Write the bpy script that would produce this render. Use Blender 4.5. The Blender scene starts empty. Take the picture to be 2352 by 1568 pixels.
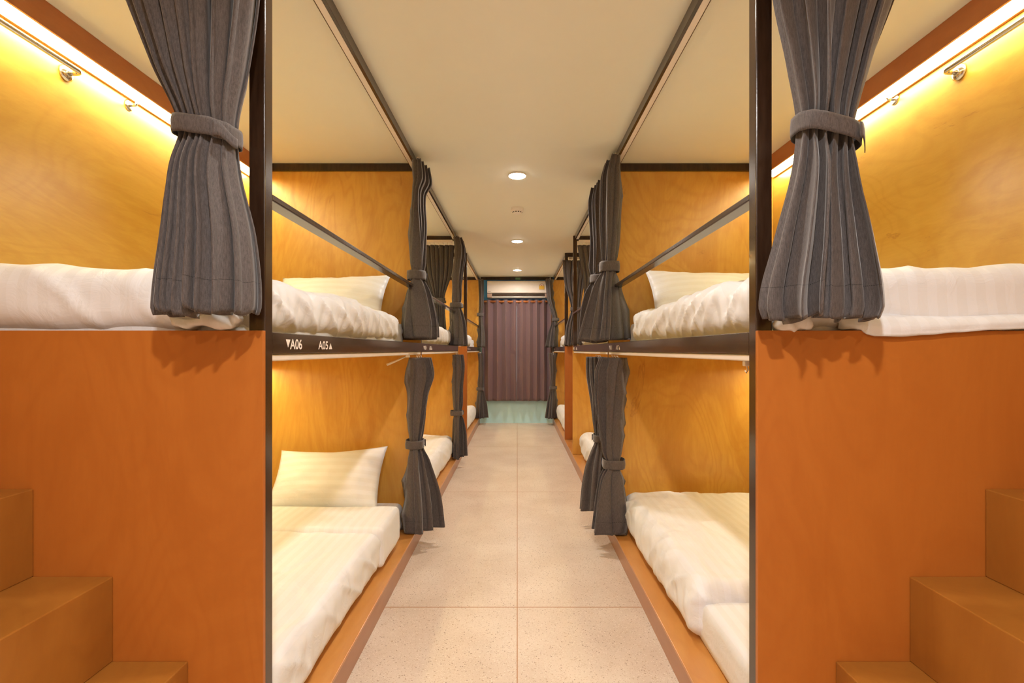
import bpy, bmesh, math, random
from mathutils import Vector, Matrix, noise

S = bpy.context.scene
COL = S.collection
PI = math.pi

# ------------------------------------------------------------------ camera
EYE = 1.2
FPX = 1180.0
cd = bpy.data.cameras.new('camera'); cam = bpy.data.objects.new('camera', cd); COL.objects.link(cam)
cam.location = (0, 0, EYE); cam.rotation_euler = (PI / 2, 0, 0)
cd.sensor_width = 36; cd.lens = FPX / 2352 * 36
cd.shift_x = -12 / 2352; cd.shift_y = 20 / 2352; cd.clip_start = 0.02
S.camera = cam
# ------------------------------------------------------------------ world, exposure
w = bpy.data.worlds.new('world'); S.world = w; w.use_nodes = True
w.node_tree.nodes['Background'].inputs[0].default_value = (0.9, 0.8, 0.7, 1)
w.node_tree.nodes['Background'].inputs[1].default_value = 0.02
vs = S.view_settings
vs.view_transform = 'Standard'; vs.look = 'None'; vs.gamma = 1; vs.use_curve_mapping = False
vs.exposure = 0.04
S.cycles.diffuse_bounces = 7; S.cycles.max_bounces = 12
S.cycles.sample_clamp_indirect = 6
DOWN_W = 13.5; BACK_W = 33.0; DOWN_COL = (1.0, 0.92, 0.84); BACK_COL = (1.0, 0.97, 0.95)
LED_L = 34.0; LED_COL = (1.0, 0.90, 0.50)

# ------------------------------------------------------------------ layout (metres)
CEIL = 2.40
BX = {-1: 0.620, 1: 0.587}          # face of the beams on each side of the aisle
WX = {-1: 1.710, 1: 1.650}          # plywood walls
BAYS = [(1.25, 3.33), (3.33, 5.43), (6.32, 8.46)]
END = 8.48
BACK = -2.4
def sx(side, x): return side * x    # side -1 = left, +1 = right

# ------------------------------------------------------------------ materials
def nodes(name):
    m = bpy.data.materials.new(name); m.use_nodes = True
    nt = m.node_tree; b = nt.nodes['Principled BSDF']
    return m, nt, b
def lk(nt, a, b): nt.links.new(a, b)
def ramp(nt, fac, stops):
    r = nt.nodes.new('ShaderNodeValToRGB')
    e = r.color_ramp.elements
    while len(e) < len(stops): e.new(0.5)
    for i, (p, c) in enumerate(stops):
        e[i].position = p; e[i].color = (*c, 1) if len(c) == 3 else c
    lk(nt, fac, r.inputs[0]); return r.outputs[0]
def pos(nt, scale=(1, 1, 1), obj=False):
    if obj:
        g = nt.nodes.new('ShaderNodeTexCoord'); o = g.outputs['Object']
    else:
        g = nt.nodes.new('ShaderNodeNewGeometry'); o = g.outputs['Position']
    mp = nt.nodes.new('ShaderNodeMapping'); mp.inputs['Scale'].default_value = scale
    lk(nt, o, mp.inputs[0]); return mp.outputs[0]
def noi(nt, vec, scale, detail=4, rough=0.5, dist=0.0):
    n = nt.nodes.new('ShaderNodeTexNoise'); lk(nt, vec, n.inputs['Vector'])
    n.inputs['Scale'].default_value = scale; n.inputs['Detail'].default_value = detail
    n.inputs['Roughness'].default_value = rough; n.inputs['Distortion'].default_value = dist
    return n.outputs[0]
def mix(nt, fac, a, b, mode='MIX'):
    m = nt.nodes.new('ShaderNodeMix'); m.data_type = 'RGBA'; m.blend_type = mode
    for inp, v in ((m.inputs[0], fac), (m.inputs[6], a), (m.inputs[7], b)):
        if hasattr(v, 'is_linked'): lk(nt, v, inp)
        elif isinstance(v, (int, float)): inp.default_value = v
        else: inp.default_value = (*v, 1)
    return m.outputs[2]
def bump(nt, b, h, strength, dist=0.002):
    n = nt.nodes.new('ShaderNodeBump'); n.inputs['Strength'].default_value = strength
    n.inputs['Distance'].default_value = dist
    lk(nt, h, n.inputs['Height']); lk(nt, n.outputs[0], b.inputs['Normal'])
def math_(nt, op, a, b=None):
    m = nt.nodes.new('ShaderNodeMath'); m.operation = op
    for i, v in enumerate((a, b)):
        if v is None: continue
        if hasattr(v, 'is_linked'): lk(nt, v, m.inputs[i])
        else: m.inputs[i].default_value = v
    return m.outputs[0]

def wood(name, light, dark, mark, rough=0.34, coat=0.35, axis='z', knots=0.4):
    m, nt, b = nodes(name)
    st = {'z': (1, 1, 0.10), 'y': (1, 0.10, 1), 'x': (0.10, 1, 1)}[axis]
    st2 = {'z': (1, 1, 0.38), 'y': (1, 0.38, 1), 'x': (0.38, 1, 1)}[axis]
    fine = noi(nt, pos(nt, st), 130, 3, 0.6)
    fig = noi(nt, pos(nt, st2), 2.6, 6, 0.62, 2.2)
    blot = noi(nt, pos(nt), 2.1, 3, 0.5, 0.5)
    c = ramp(nt, fig, [(0.28, dark), (0.42, tuple(0.4 * p + 0.6 * q for p, q in zip(light, dark))), (0.52, light),
                       (0.60, tuple(0.6 * p + 0.4 * q for p, q in zip(light, dark))), (0.72, light)])
    c = mix(nt, 0.35, c, ramp(nt, blot, [(0.3, dark), (0.65, light)]))
    c = mix(nt, 0.13, c, ramp(nt, fine, [(0.35, dark), (0.65, light)]))
    # cathedral rings: thin contour lines of a slow noise
    rg = noi(nt, pos(nt, st2), 1.35, 3, 0.45, 1.2)
    ln = math_(nt, 'SINE', math_(nt, 'MULTIPLY', rg, 130.0))
    ln = math_(nt, 'POWER', math_(nt, 'ADD', math_(nt, 'MULTIPLY', ln, 0.5), 0.5), 3.0)
    c = mix(nt, math_(nt, 'MULTIPLY', ln, math_(nt, 'MULTIPLY', blot, 0.55)), c, dark)
    kn = noi(nt, pos(nt, st2), 1.9, 8, 0.74, 3.0)
    k = ramp(nt, kn, [(0.0, (0, 0, 0)), (0.63, (0, 0, 0)), (0.665, (1, 1, 1)), (0.69, (0, 0, 0))])
    c = mix(nt, math_(nt, 'MULTIPLY', k, knots), c, mark)
    lk(nt, c, b.inputs['Base Color'])
    b.inputs['Roughness'].default_value = rough
    b.inputs['Coat Weight'].default_value = coat; b.inputs['Coat Roughness'].default_value = 0.28
    bump(nt, b, fine, 0.06, 0.001)
    return m
M = {}
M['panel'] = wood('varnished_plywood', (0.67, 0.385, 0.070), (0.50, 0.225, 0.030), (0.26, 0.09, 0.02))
M['panel_h'] = wood('varnished_plywood_wall', (0.66, 0.40, 0.070), (0.52, 0.265, 0.034), (0.25, 0.08, 0.02), axis='y')
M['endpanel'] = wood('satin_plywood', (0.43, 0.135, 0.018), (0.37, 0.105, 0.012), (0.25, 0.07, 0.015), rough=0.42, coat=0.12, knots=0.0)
M['step'] = wood('painted_step_plywood', (0.35, 0.140, 0.020), (0.29, 0.105, 0.014), (0.25, 0.09, 0.015), rough=0.4, coat=0.2, knots=0.0)
M['ledge'] = wood('ledge_plywood', (0.60, 0.28, 0.07), (0.50, 0.20, 0.04), (0.3, 0.1, 0.02), rough=0.3, coat=0.4, axis='y')
M['ledge_face'] = wood('ledge_face_plywood', (0.40, 0.19, 0.085), (0.33, 0.14, 0.055), (0.2, 0.08, 0.02), rough=0.35, coat=0.3, axis='y')
M['fascia'] = wood('fascia_wood', (0.46, 0.16, 0.04), (0.36, 0.11, 0.025), (0.2, 0.06, 0.015), rough=0.4, coat=0.15, axis='y')

def steel():
    m, nt, b = nodes('dark_brown_gloss_steel')
    n = noi(nt, pos(nt, (1, 0.15, 0.15)), 60, 4, 0.6)
    lk(nt, ramp(nt, n, [(0.3, (0.026, 0.012, 0.006)), (0.7, (0.046, 0.024, 0.013))]), b.inputs['Base Color'])
    b.inputs['Roughness'].default_value = 0.22; b.inputs['Specular IOR Level'].default_value = 0.3; b.inputs['Coat Weight'].default_value = 0.35
    b.inputs['Coat Roughness'].default_value = 0.08
    bump(nt, b, noi(nt, pos(nt), 180, 3, 0.6), 0.10, 0.0015)
    return m
M['steel'] = steel()

def fabric():
    m, nt, b = nodes('charcoal_twill')
    f = noi(nt, pos(nt, (1, 1, 0.12)), 520, 2, 0.6)
    g = noi(nt, pos(nt, (1, 1, 1)), 900, 1, 0.5)
    c = ramp(nt, f, [(0.30, (0.048, 0.040, 0.039)), (0.70, (0.128, 0.111, 0.109))])
    c = mix(nt, 0.35, c, ramp(nt, g, [(0.3, (0.042, 0.035, 0.034)), (0.7, (0.135, 0.117, 0.114))]))
    uv = nt.nodes.new('ShaderNodeUVMap'); sp = nt.nodes.new('ShaderNodeSeparateXYZ'); lk(nt, uv.outputs[0], sp.inputs[0])
    d = math_(nt, 'ABSOLUTE', math_(nt, 'SUBTRACT', sp.outputs[1], 0.072))
    on = math_(nt, 'LESS_THAN', d, 0.0007)
    dash = math_(nt, 'GREATER_THAN', math_(nt, 'SINE', math_(nt, 'MULTIPLY', sp.outputs[0], 2400)), -0.3)
    c = mix(nt, math_(nt, 'MULTIPLY', on, dash), c, (0.010, 0.008, 0.007))
    lk(nt, c, b.inputs['Base Color'])
    b.inputs['Roughness'].default_value = 0.75
    b.inputs['Sheen Weight'].default_value = 0.35; b.inputs['Sheen Roughness'].default_value = 0.4
    b.inputs['Specular IOR Level'].default_value = 0.3
    bump(nt, b, f, 0.25, 0.0008)
    return m
M['fabric'] = fabric()

def linen(name, axis, base=(0.74, 0.765, 0.81)):
    m, nt, b = nodes(name)
    g = nt.nodes.new('ShaderNodeTexCoord'); sp = nt.nodes.new('ShaderNodeSeparateXYZ'); lk(nt, g.outputs['Object'], sp.inputs[0])
    co = sp.outputs[axis]
    wv = math_(nt, 'SINE', math_(nt, 'MULTIPLY', co, 2 * PI / 0.048))
    s = math_(nt, 'GREATER_THAN', wv, 0.0)
    dk = tuple(v * f for v, f in zip(base, (0.97, 0.96, 0.94)))
    c = mix(nt, s, base, dk)
    lk(nt, c, b.inputs['Base Color'])
    lk(nt, math_(nt, 'ADD', math_(nt, 'MULTIPLY', s, 0.2), 0.45), b.inputs['Roughness'])
    b.inputs['Sheen Weight'].default_value = 0.1
    bump(nt, b, noi(nt, pos(nt), 16, 5, 0.55, 1.2), 0.30, 0.010)
    return m
M['linen'] = linen('white_satin_stripe_cotton', 0)
M['linen_pillow'] = linen('white_pillow_cotton', 1, (0.76, 0.78, 0.80))

def simple(name, col, rough=0.5, metal=0.0, emit=None, est=0.0, coat=0.0, var=0.96):
    m, nt, b = nodes(name)
    n = noi(nt, pos(nt), 14, 3)
    lk(nt, ramp(nt, n, [(0.3, tuple(c * var for c in col)), (0.7, col)]), b.inputs['Base Color'])
    b.inputs['Roughness'].default_value = rough; b.inputs['Metallic'].default_value = metal
    b.inputs['Coat Weight'].default_value = coat
    if emit:
        b.inputs['Emission Color'].default_value = (*emit, 1); b.inputs['Emission Strength'].default_value = est
    return m
M['ceiling'] = simple('cream_ceiling_paint', (0.82, 0.82, 0.72), 0.6, var=0.99)
M['track'] = simple('white_aluminium_track', (0.78, 0.72, 0.66), 0.35)
M['slot'] = simple('track_slot_shadow_gap', (0.10, 0.06, 0.03), 0.6)
M['hook'] = simple('white_plastic_hook', (0.80, 0.76, 0.68), 0.35)
M['chrome'] = simple('brushed_stainless', (0.72, 0.68, 0.62), 0.18, 1.0)
M['mark'] = simple('white_stencil_paint', (0.82, 0.78, 0.74), 0.5)
M['led'] = simple('led_diffuser', (0.9, 0.85, 0.7), 0.5, emit=LED_COL, est=LED_L)
M['led_right'] = simple('led_diffuser_right', (0.9, 0.85, 0.7), 0.5, emit=LED_COL, est=LED_L * 0.68)
M['lamp'] = simple('downlight_lens', (0.9, 0.9, 0.9), 0.5, emit=(1, 0.93, 0.82), est=60)
M['white_plastic'] = simple('warm_white_plastic', (0.88, 0.86, 0.82), 0.3)
M['ac_body'] = simple('pearl_ac_casing', (0.82, 0.77, 0.72), 0.22, coat=0.5)
M['dark'] = simple('dark_recess', (0.03, 0.02, 0.015), 0.5)
M['bronze'] = simple('rose_grey_end_cap', (0.42, 0.28, 0.21), 0.35)
M['yellow'] = simple('yellow_rating_sticker', (0.80, 0.50, 0.06), 0.5)
M['red_dot'] = simple('red_sticker_print', (0.45, 0.10, 0.04), 0.5)
M['violet'] = simple('violet_status_light', (0.5, 0.3, 0.8), 0.5, emit=(0.65, 0.4, 1.0), est=1.6)
M['green'] = simple('green_sign_plastic', (0.10, 0.28, 0.16), 0.4)
M['blue'] = simple('dim_wall_blue', (0.06, 0.30, 0.75), 0.5)  # low light on the pale end wall, put into the colour as deeper blue
M['teal'] = simple('pale_teal_wall_paint', (0.52, 0.82, 0.90), 0.55)
M['plain_wall'] = simple('cream_wall_paint', (0.72, 0.60, 0.44), 0.6)
M['rod'] = simple('varnished_wooden_rod', (0.42, 0.14, 0.04), 0.35)
M['glass'] = simple('frosted_daylight_pane', (0.6, 0.7, 0.75), 0.3, emit=(0.75, 0.9, 1.0), est=0.35)
M['alu'] = simple('grey_window_frame', (0.5, 0.52, 0.52), 0.4)

def plum():
    m, nt, b = nodes('plum_brown_satin')
    f = noi(nt, pos(nt, (1, 1, 0.1)), 300, 2)
    lk(nt, ramp(nt, f, [(0.3, (0.160, 0.096, 0.104)), (0.7, (0.185, 0.113, 0.121))]), b.inputs['Base Color'])
    b.inputs['Roughness'].default_value = 0.36; b.inputs['Sheen Weight'].default_value = 0.3
    return m
M['plum'] = plum()

def terrazzo():
    m, nt, b = nodes('cream_terrazzo')
    base = (0.66, 0.565, 0.46)
    cl = noi(nt, pos(nt), 3.0, 4)
    c = ramp(nt, cl, [(0.3, (0.60, 0.50, 0.40)), (0.7, (0.70, 0.61, 0.51))])
    def chips(scale, thr, col, seed):
        v = nt.nodes.new('ShaderNodeTexVoronoi'); v.inputs['Scale'].default_value = scale
        mp = nt.nodes.new('ShaderNodeMapping'); mp.inputs['Location'].default_value = (seed, seed * 2, 0)
        g = nt.nodes.new('ShaderNodeNewGeometry'); lk(nt, g.outputs['Position'], mp.inputs[0]); lk(nt, mp.outputs[0], v.inputs['Vector'])
        near = math_(nt, 'LESS_THAN', v.outputs['Distance'], 0.33)
        sp = nt.nodes.new('ShaderNodeSeparateColor'); lk(nt, v.outputs['Color'], sp.inputs[0])
        pick = math_(nt, 'LESS_THAN', sp.outputs[0], thr)
        return math_(nt, 'MULTIPLY', near, pick), col
    for scale, thr, col, seed in ((210, 0.35, (0.42, 0.30, 0.19), 1), (170, 0.25, (0.80, 0.72, 0.62), 5),
                                  (120, 0.10, (0.25, 0.17, 0.11), 9), (85, 0.07, (0.50, 0.38, 0.26), 3)):
        f, cc = chips(scale, thr, col, seed)
        c = mix(nt, math_(nt, 'MULTIPLY', f, 0.75), c, cc)
    # brass divider strips
    g = nt.nodes.new('ShaderNodeNewGeometry'); sp = nt.nodes.new('ShaderNodeSeparateXYZ'); lk(nt, g.outputs['Position'], sp.inputs[0])
    j = math_(nt, 'LESS_THAN', math_(nt, 'ABSOLUTE', sp.outputs[0]), 0.0022)
    for y in (0.37, 2.40, 4.35, 6.40):
        k = math_(nt, 'LESS_THAN', math_(nt, 'ABSOLUTE', math_(nt, 'SUBTRACT', sp.outputs[1], y)), 0.0030)
        j = math_(nt, 'MAXIMUM', j, k)
    c = mix(nt, j, c, (0.42, 0.22, 0.10))
    lk(nt, c, b.inputs['Base Color'])
    b.inputs['Roughness'].default_value = 0.40; b.inputs['Specular IOR Level'].default_value = 0.35
    return m
M['terrazzo'] = terrazzo()

# ------------------------------------------------------------------ helpers
def base_of(o_parent):
    v = Vector((0, 0, 0))
    p = o_parent
    while p is not None:
        v += Vector(p.location); p = p.parent
    return v
def put(name, bm, mat, parent=None, bevel=0.0, smooth=False, origin=None, solid=0.0):
    """bm is in world coordinates; link it as one mesh object."""
    me = bpy.data.meshes.new(name)
    if parent is not None: off = base_of(parent)
    elif origin is not None: off = Vector(origin)
    else:
        xs = [v.co for v in bm.verts]
        lo = Vector([min(c[i] for c in xs) for i in range(3)]); hi = Vector([max(c[i] for c in xs) for i in range(3)])
        off = Vector(((lo.x + hi.x) / 2, (lo.y + hi.y) / 2, lo.z))
    for v in bm.verts: v.co -= off
    bm.to_mesh(me); bm.free()
    if smooth:
        for p in me.polygons: p.use_smooth = True
    me.materials.append(M[mat] if isinstance(mat, str) else mat)
    o = bpy.data.objects.new(name, me); COL.objects.link(o)
    if parent is not None: o.parent = parent
    else: o.location = off
    if bevel:
        b = o.modifiers.new('bevel', 'BEVEL'); b.width = bevel; b.segments = 2; b.limit_method = 'ANGLE'
        b.harden_normals = False
    if solid:
        s = o.modifiers.new('solid', 'SOLIDIFY'); s.thickness = solid; s.offset = 0
    return o
def tag(o, label, cat, group=None):
    o['label'] = label; o['category'] = cat
    if group: o['group'] = group
    return o
def thing(name, loc, label, cat, group=None):
    o = bpy.data.objects.new(name, None); COL.objects.link(o); o.location = loc
    o.empty_display_size = 0.05
    return tag(o, label, cat, group)
def struct(o): o['kind'] = 'structure'; return o
def dup(root, loc, label=None, group=None):
    r = root.copy(); COL.objects.link(r); r.location = loc
    if label: r['label'] = label
    if group: r['group'] = group
    for ch in list(root.children):
        c = ch.copy(); COL.objects.link(c); c.parent = r
        for g in ch.children:
            d = g.copy(); COL.objects.link(d); d.parent = c
    return r
def box(bm, a, b):
    x0, x1 = sorted((a[0], b[0])); y0, y1 = sorted((a[1], b[1])); z0, z1 = sorted((a[2], b[2]))
    vs_ = [bm.verts.new((x, y, z)) for z in (z0, z1) for y in (y0, y1) for x in (x0, x1)]
    for f in ((0, 2, 3, 1), (4, 5, 7, 6), (0, 1, 5, 4), (2, 6, 7, 3), (0, 4, 6, 2), (1, 3, 7, 5)):
        bm.faces.new([vs_[i] for i in f])
    return bm
def bx(a, b): return box(bmesh.new(), a, b)
def tube(bm, pts, r, seg=12, caps=True):
    rings = []
    n = len(pts)
    for i, p in enumerate(pts):
        p = Vector(p)
        t = (Vector(pts[min(i + 1, n - 1)]) - Vector(pts[max(i - 1, 0)])).normalized()
        u = t.cross(Vector((0, 0, 1)))
        if u.length < 0.1: u = t.cross(Vector((1, 0, 0)))
        u.normalize(); v = t.cross(u)
        rr = r[i] if isinstance(r, (list, tuple)) else r
        rings.append([bm.verts.new(p + (u * math.cos(2 * PI * k / seg) + v * math.sin(2 * PI * k / seg)) * rr) for k in range(seg)])
    for a, b in zip(rings, rings[1:]):
        for k in range(seg): bm.faces.new((a[k], a[(k + 1) % seg], b[(k + 1) % seg], b[k]))
    if caps:
        bm.faces.new(rings[0][::-1]); bm.faces.new(rings[-1])
    return bm
def lathe(bm, prof, c, seg=32, axis='z'):
    rings = []
    for r, h in prof:
        ring = []
        for k in range(seg):
            a = 2 * PI * k / seg
            if axis == 'z': q = (c[0] + r * math.cos(a), c[1] + r * math.sin(a), c[2] + h)
            elif axis == 'x': q = (c[0] + h, c[1] + r * math.cos(a), c[2] + r * math.sin(a))
            else: q = (c[0] + r * math.cos(a), c[1] + h, c[2] + r * math.sin(a))
            ring.append(bm.verts.new(q))
        rings.append(ring)
    for a, b in zip(rings, rings[1:]):
        for k in range(seg): bm.faces.new((a[k], a[(k + 1) % seg], b[(k + 1) % seg], b[k]))
    bm.faces.new(rings[0]); bm.faces.new(rings[-1])
    bmesh.ops.recalc_face_normals(bm, faces=bm.faces)
    return bm
def nz(x, y, z): return noise.noise(Vector((x, y, z)))

# ------------------------------------------------------------------ the room
struct(put('floor', bx((-1.9, BACK, -0.1), (1.9, END + 0.1, 0)), 'terrazzo'))
struct(put('ceiling', bx((-1.9, BACK, CEIL), (1.9, END + 0.1, CEIL + 0.1)), 'ceiling'))
struct(put('wall_left', bx((-WX[-1] - 0.1, BACK, 0), (-WX[-1], END, CEIL)), 'panel_h'))
struct(put('wall_right', bx((WX[1], BACK, 0), (WX[1] + 0.1, END, CEIL)), 'panel_h'))
struct(put('wall_back', bx((-1.9, BACK - 0.1, 0), (1.9, BACK, CEIL)), 'plain_wall'))
# far wall with its window opening, pale teal below, dimness painted blue above
WZ0, WZ1, WXX = 0.62, 1.98, 0.50
bm = bmesh.new()
box(bm, (-1.85, END, 0), (1.85, END + 0.12, WZ0))
box(bm, (-1.85, END, WZ0), (-WXX, END + 0.12, WZ1)); box(bm, (WXX, END, WZ0), (1.85, END + 0.12, WZ1))
struct(put('wall_front', bm, 'teal'))
struct(put('trim_1', bx((-0.60, END - 0.006, WZ1), (0.60, END + 0.12, CEIL)), 'blue'))['label'] = 'end wall behind the air conditioner, its dimness painted in as deeper blue'
struct(put('trim_2', bx((-0.60, END - 0.05, CEIL - 0.046), (0.58, END - 0.006, CEIL)), 'steel', bevel=0.002))['label'] = 'dark rail across the top of the end wall'
wn = bpy.data.objects.new('window_1', None); COL.objects.link(wn); wn.location = (0, END + 0.03, WZ0); struct(wn)
bm = bmesh.new()
for a, b in (((-WXX, WZ0), (WXX, WZ0 + 0.05)), ((-WXX, WZ1 - 0.05), (WXX, WZ1)), ((-WXX, WZ0 + 0.05), (-WXX + 0.05, WZ1 - 0.05)),
             ((WXX - 0.05, WZ0 + 0.05), (WXX, WZ1 - 0.05)), ((-0.045, WZ0 + 0.05), (-0.02, WZ1 - 0.05))):
    box(bm, (a[0], END + 0.02, a[1]), (b[0], END + 0.07, b[1]))
put('window_frame', bm, 'alu', wn, bevel=0.003)
put('pane', bx((-WXX + 0.05, END + 0.04, WZ0 + 0.05), (WXX - 0.05, END + 0.046, WZ1 - 0.05)), 'glass', wn)

# ------------------------------------------------------------------ sleeping platforms (long low plinths)
def platform(side):
    nm = 'left' if side < 0 else 'right'
    x0, x1 = BX[side] - 0.003, WX[side] - 0.002
    t = thing('bed_platform', (side * (x0 + x1) / 2, 4.8, 0), 'long low orange plywood plinth under the lower bunks along the %s of the aisle' % nm, 'platform')
    put('platform_top', bx((side * (x0 - 0.002), 1.262, 0.088), (side * x1, END - 0.001, 0.10)), 'ledge', t, bevel=0.002)
    put('platform_face', bx((side * x0, 1.262, 0), (side * (x0 + 0.018), END - 0.001, 0.088)), 'ledge_face', t, bevel=0.001)
for s in (-1, 1): platform(s)

# ------------------------------------------------------------------ stairs
def stairs(side, y0, y1, label, zb=0.0):
    t = thing('plywood_stairs', (side * 1.2, (y0 + y1) / 2, 0), label, 'stairs')
    xs = [0.70, 0.798, 0.981, 1.174, 1.365, 1.555] if side < 0 else [0.68, 0.772, 0.952, 1.136, 1.32, 1.50]
    zs = [0.237, 0.444, 0.650, 0.863, 1.07]
    for i, z in enumerate(zs):
        bm = bmesh.new()
        z0 = zb if i == 0 else zs[i - 1]
        end = WX[side] - 0.002
        # a riser box and the tread board lying on it
        x_a = xs[i]
        box(bm, (side * (x_a + 0.002), y0, z0), (side * end, y1, z))
        put('step', bm, 'step', t, bevel=0.0025)
    return t
stairs(-1, 0.40, 1.249, 'brown plywood box steps climbing left in the near left corner')
stairs(1, 0.40, 1.249, 'brown plywood box steps climbing right in the near right corner')
stairs(-1, 5.48, 6.318, 'brown plywood box steps in the far gap between the left bunks', 0.1005)
stairs(1, 5.48, 6.318, 'brown plywood box steps in the far gap between the right bunks', 0.1005)

# ------------------------------------------------------------------ bunk beds (frame, deck, panels, tracks, lettering)
def lettering(side, ys, t_low, t_up, parent):
    """painted berth numbers; ys = start of the writing, read left to right by somebody facing the beam"""
    xf = side * (BX[side] - 0.0006)
    d = -side                                  # reading direction along y: left side +y, right side -y
    def text(bm, s, y_start, width, h=0.0285, zb=EYE + 0.0025):
        cu = bpy.data.curves.new('t', 'FONT'); cu.body = s; cu.size = 1.0; cu.offset = 0.018
        o = bpy.data.objects.new('t', cu); COL.objects.link(o)
        dg = bpy.context.evaluated_depsgraph_get(); dg.update()
        me = bpy.data.meshes.new_from_object(o.evaluated_get(dg))
        xs = [v.co.x for v in me.vertices]; yy = [v.co.y for v in me.vertices]
        x0, x1, y0, y1 = min(xs), max(xs), min(yy), max(yy)
        n0 = len(bm.verts); bm.from_mesh(me); bm.verts.ensure_lookup_table()
        for v in list(bm.verts)[n0:]:
            a = (v.co.x - x0) / (x1 - x0) * width; b = (v.co.y - y0) / (y1 - y0) * h
            v.co = Vector((xf, y_start + d * a, zb + b))
        bpy.data.objects.remove(o); bpy.data.curves.remove(cu); bpy.data.meshes.remove(me)
    def tri(bm, y_start, up, wd, h, zb):
        pts = ((0, 0), (wd, 0), (wd / 2, h)) if up else ((0, h), (wd, h), (wd / 2, 0))
        bm.faces.new([bm.verts.new((xf, y_start + d * a, zb + b)) for a, b in pts])
    bm = bmesh.new()
    tri(bm, ys, False, 0.028, 0.022, EYE + 0.0070)
    text(bm, t_low, ys + d * 0.026, 0.078)
    put('lower_berth_number', bm, 'mark', parent)['label'] = 'white stencilled number with a triangle pointing down'
    bm = bmesh.new()
    text(bm, t_up, ys + d * 0.225, 0.082, 0.0265)
    tri(bm, ys + d * 0.315, True, 0.030, 0.020, EYE + 0.0035)
    put('upper_berth_number', bm, 'mark', parent)['label'] = 'white stencilled number with a triangle pointing up'

def bunk(side, k, label, codes, open_near):
    y0, y1 = BAYS[k]; f = BX[side]; W = WX[side]
    t = thing('bunk_bed', (side * (f + W) / 2, (y0 + y1) / 2, 0.0), label, 'bunk bed', 'built-in plywood bunk beds')
    P = 0.012
    post_y = []
    if open_near:                                     # end panel and post at the near end
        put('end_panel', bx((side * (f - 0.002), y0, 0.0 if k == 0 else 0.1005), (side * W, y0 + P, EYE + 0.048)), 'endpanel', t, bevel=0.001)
        post_y.append(y0 + P + 0.001)
    if k == 1:                                        # end panel and post at the far end
        put('end_panel', bx((side * (f - 0.002), y1 - P, 0.1005), (side * W, y1, EYE + 0.048)), 'panel', t, bevel=0.001)
        post_y.append(y1 - P - 0.041)
    else:                                             # full-height partition
        ph = bx((side * (f + 0.001), y1 - 0.018, 0.1005), (side * W, y1, CEIL - 0.048))
        put('partition_panel', ph, 'panel', t, bevel=0.001)
        if k == 0: post_y.append(None)
    for py in post_y:
        if py is None:
            put('post', bx((side * f, y1 - 0.0175, 0.1005), (side * (f + 0.0008), y1 + 0.003, CEIL - 0.001)), 'steel', t)
        else:
            put('post', bx((side * f, py, EYE + 0.047 if k == 1 else 0.1005), (side * (f + 0.040), py + 0.040, CEIL - 0.001)), 'steel', t, bevel=0.003)
    a = y0 + (P + 0.041 if open_near else 0.003); b = y1 - (P + 0.041 if k == 1 else 0.018)
    beam = put('side_beam', bx((side * f, a, EYE - 0.009), (side * (f + 0.038), b, EYE + 0.046)), 'steel', t, bevel=0.002)
    st = y0 + 0.125 if side < 0 else (y1 - 0.05)
    if side < 0 and k == 1: st = y0 + 0.07
    if side < 0 and k == 2: st = y0 + 0.12
    if side > 0 and k == 1: st = y1 - 0.06
    lettering(side, st, codes[0], codes[1], beam)
    put('guard_rail', bx((side * f, a, 1.579), (side * (f + 0.045), b, 1.596)), 'steel', t, bevel=0.003)
    # head rails under the ceiling: along the aisle and across the end
    put('top_rail', bx((side * (f + 0.012), a, CEIL - 0.046), (side * (f + 0.026), b, CEIL - 0.001)), 'steel', t, bevel=0.001)
    put('top_rail', bx((side * (f + 0.0405), y1 - 0.032, CEIL - 0.0475), (side * (W - 0.095), y1 - 0.001, CEIL - 0.001)), 'steel', t, bevel=0.001)
    # curtain tracks
    tr = put('curtain_track', bx((side * (f + 0.026), a, CEIL - 0.046), (side * (f + 0.050), b - 0.03, CEIL - 0.001)), 'track', t, bevel=0.001)
    put('track_slot', bx((side * (f + 0.050), a, CEIL - 0.0455), (side * (f + 0.0535), b - 0.03, CEIL - 0.001)), 'slot', tr)
    put('curtain_track', bx((side * (f + 0.004), a, EYE - 0.028), (side * (f + 0.030), b, EYE - 0.011)), 'track', t, bevel=0.003)
    if k == 1 or open_near:
        yy = y1 - 0.050 if k == 1 else y0 - 0.0
        yy = y1 - 0.062 if k == 1 else y0 + 0.058
        put('curtain_track', bx((side * (f + 0.056), yy - 0.012, CEIL - 0.075), (side * (W - 0.10), yy + 0.012, CEIL - 0.049)), 'track', t, bevel=0.001)
        if open_near:
            put('top_rail', bx((side * (f + 0.0405), y0 + 0.014, CEIL - 0.0475), (side * (W - 0.095), y0 + 0.044, CEIL - 0.001)), 'steel', t, bevel=0.001)
    dk = bx((side * (f + 0.039), y0 + P + 0.001, EYE - 0.028), (side * (W - 0.001), y1 - 0.019, EYE - 0.002))
    put('bunk_deck', dk, 'panel_h', t)
    return t
NUM = {(-1, 0): ('A06', 'A05'), (-1, 1): ('A04', 'A03'), (-1, 2): ('A02', 'A01'),
       (1, 0): ('A08', 'A07'), (1, 1): ('A10', 'A09'), (1, 2): ('A12', 'A11')}
WHERE = ['nearest', 'middle', 'farthest']
for s in (-1, 1):
    for k in range(3):
        lab = '%s orange plywood bunk bed with dark steel frame on the %s of the aisle' % (WHERE[k], 'left' if s < 0 else 'right')
        bunk(s, k, lab, NUM[(s, k)], k != 1)

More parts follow.
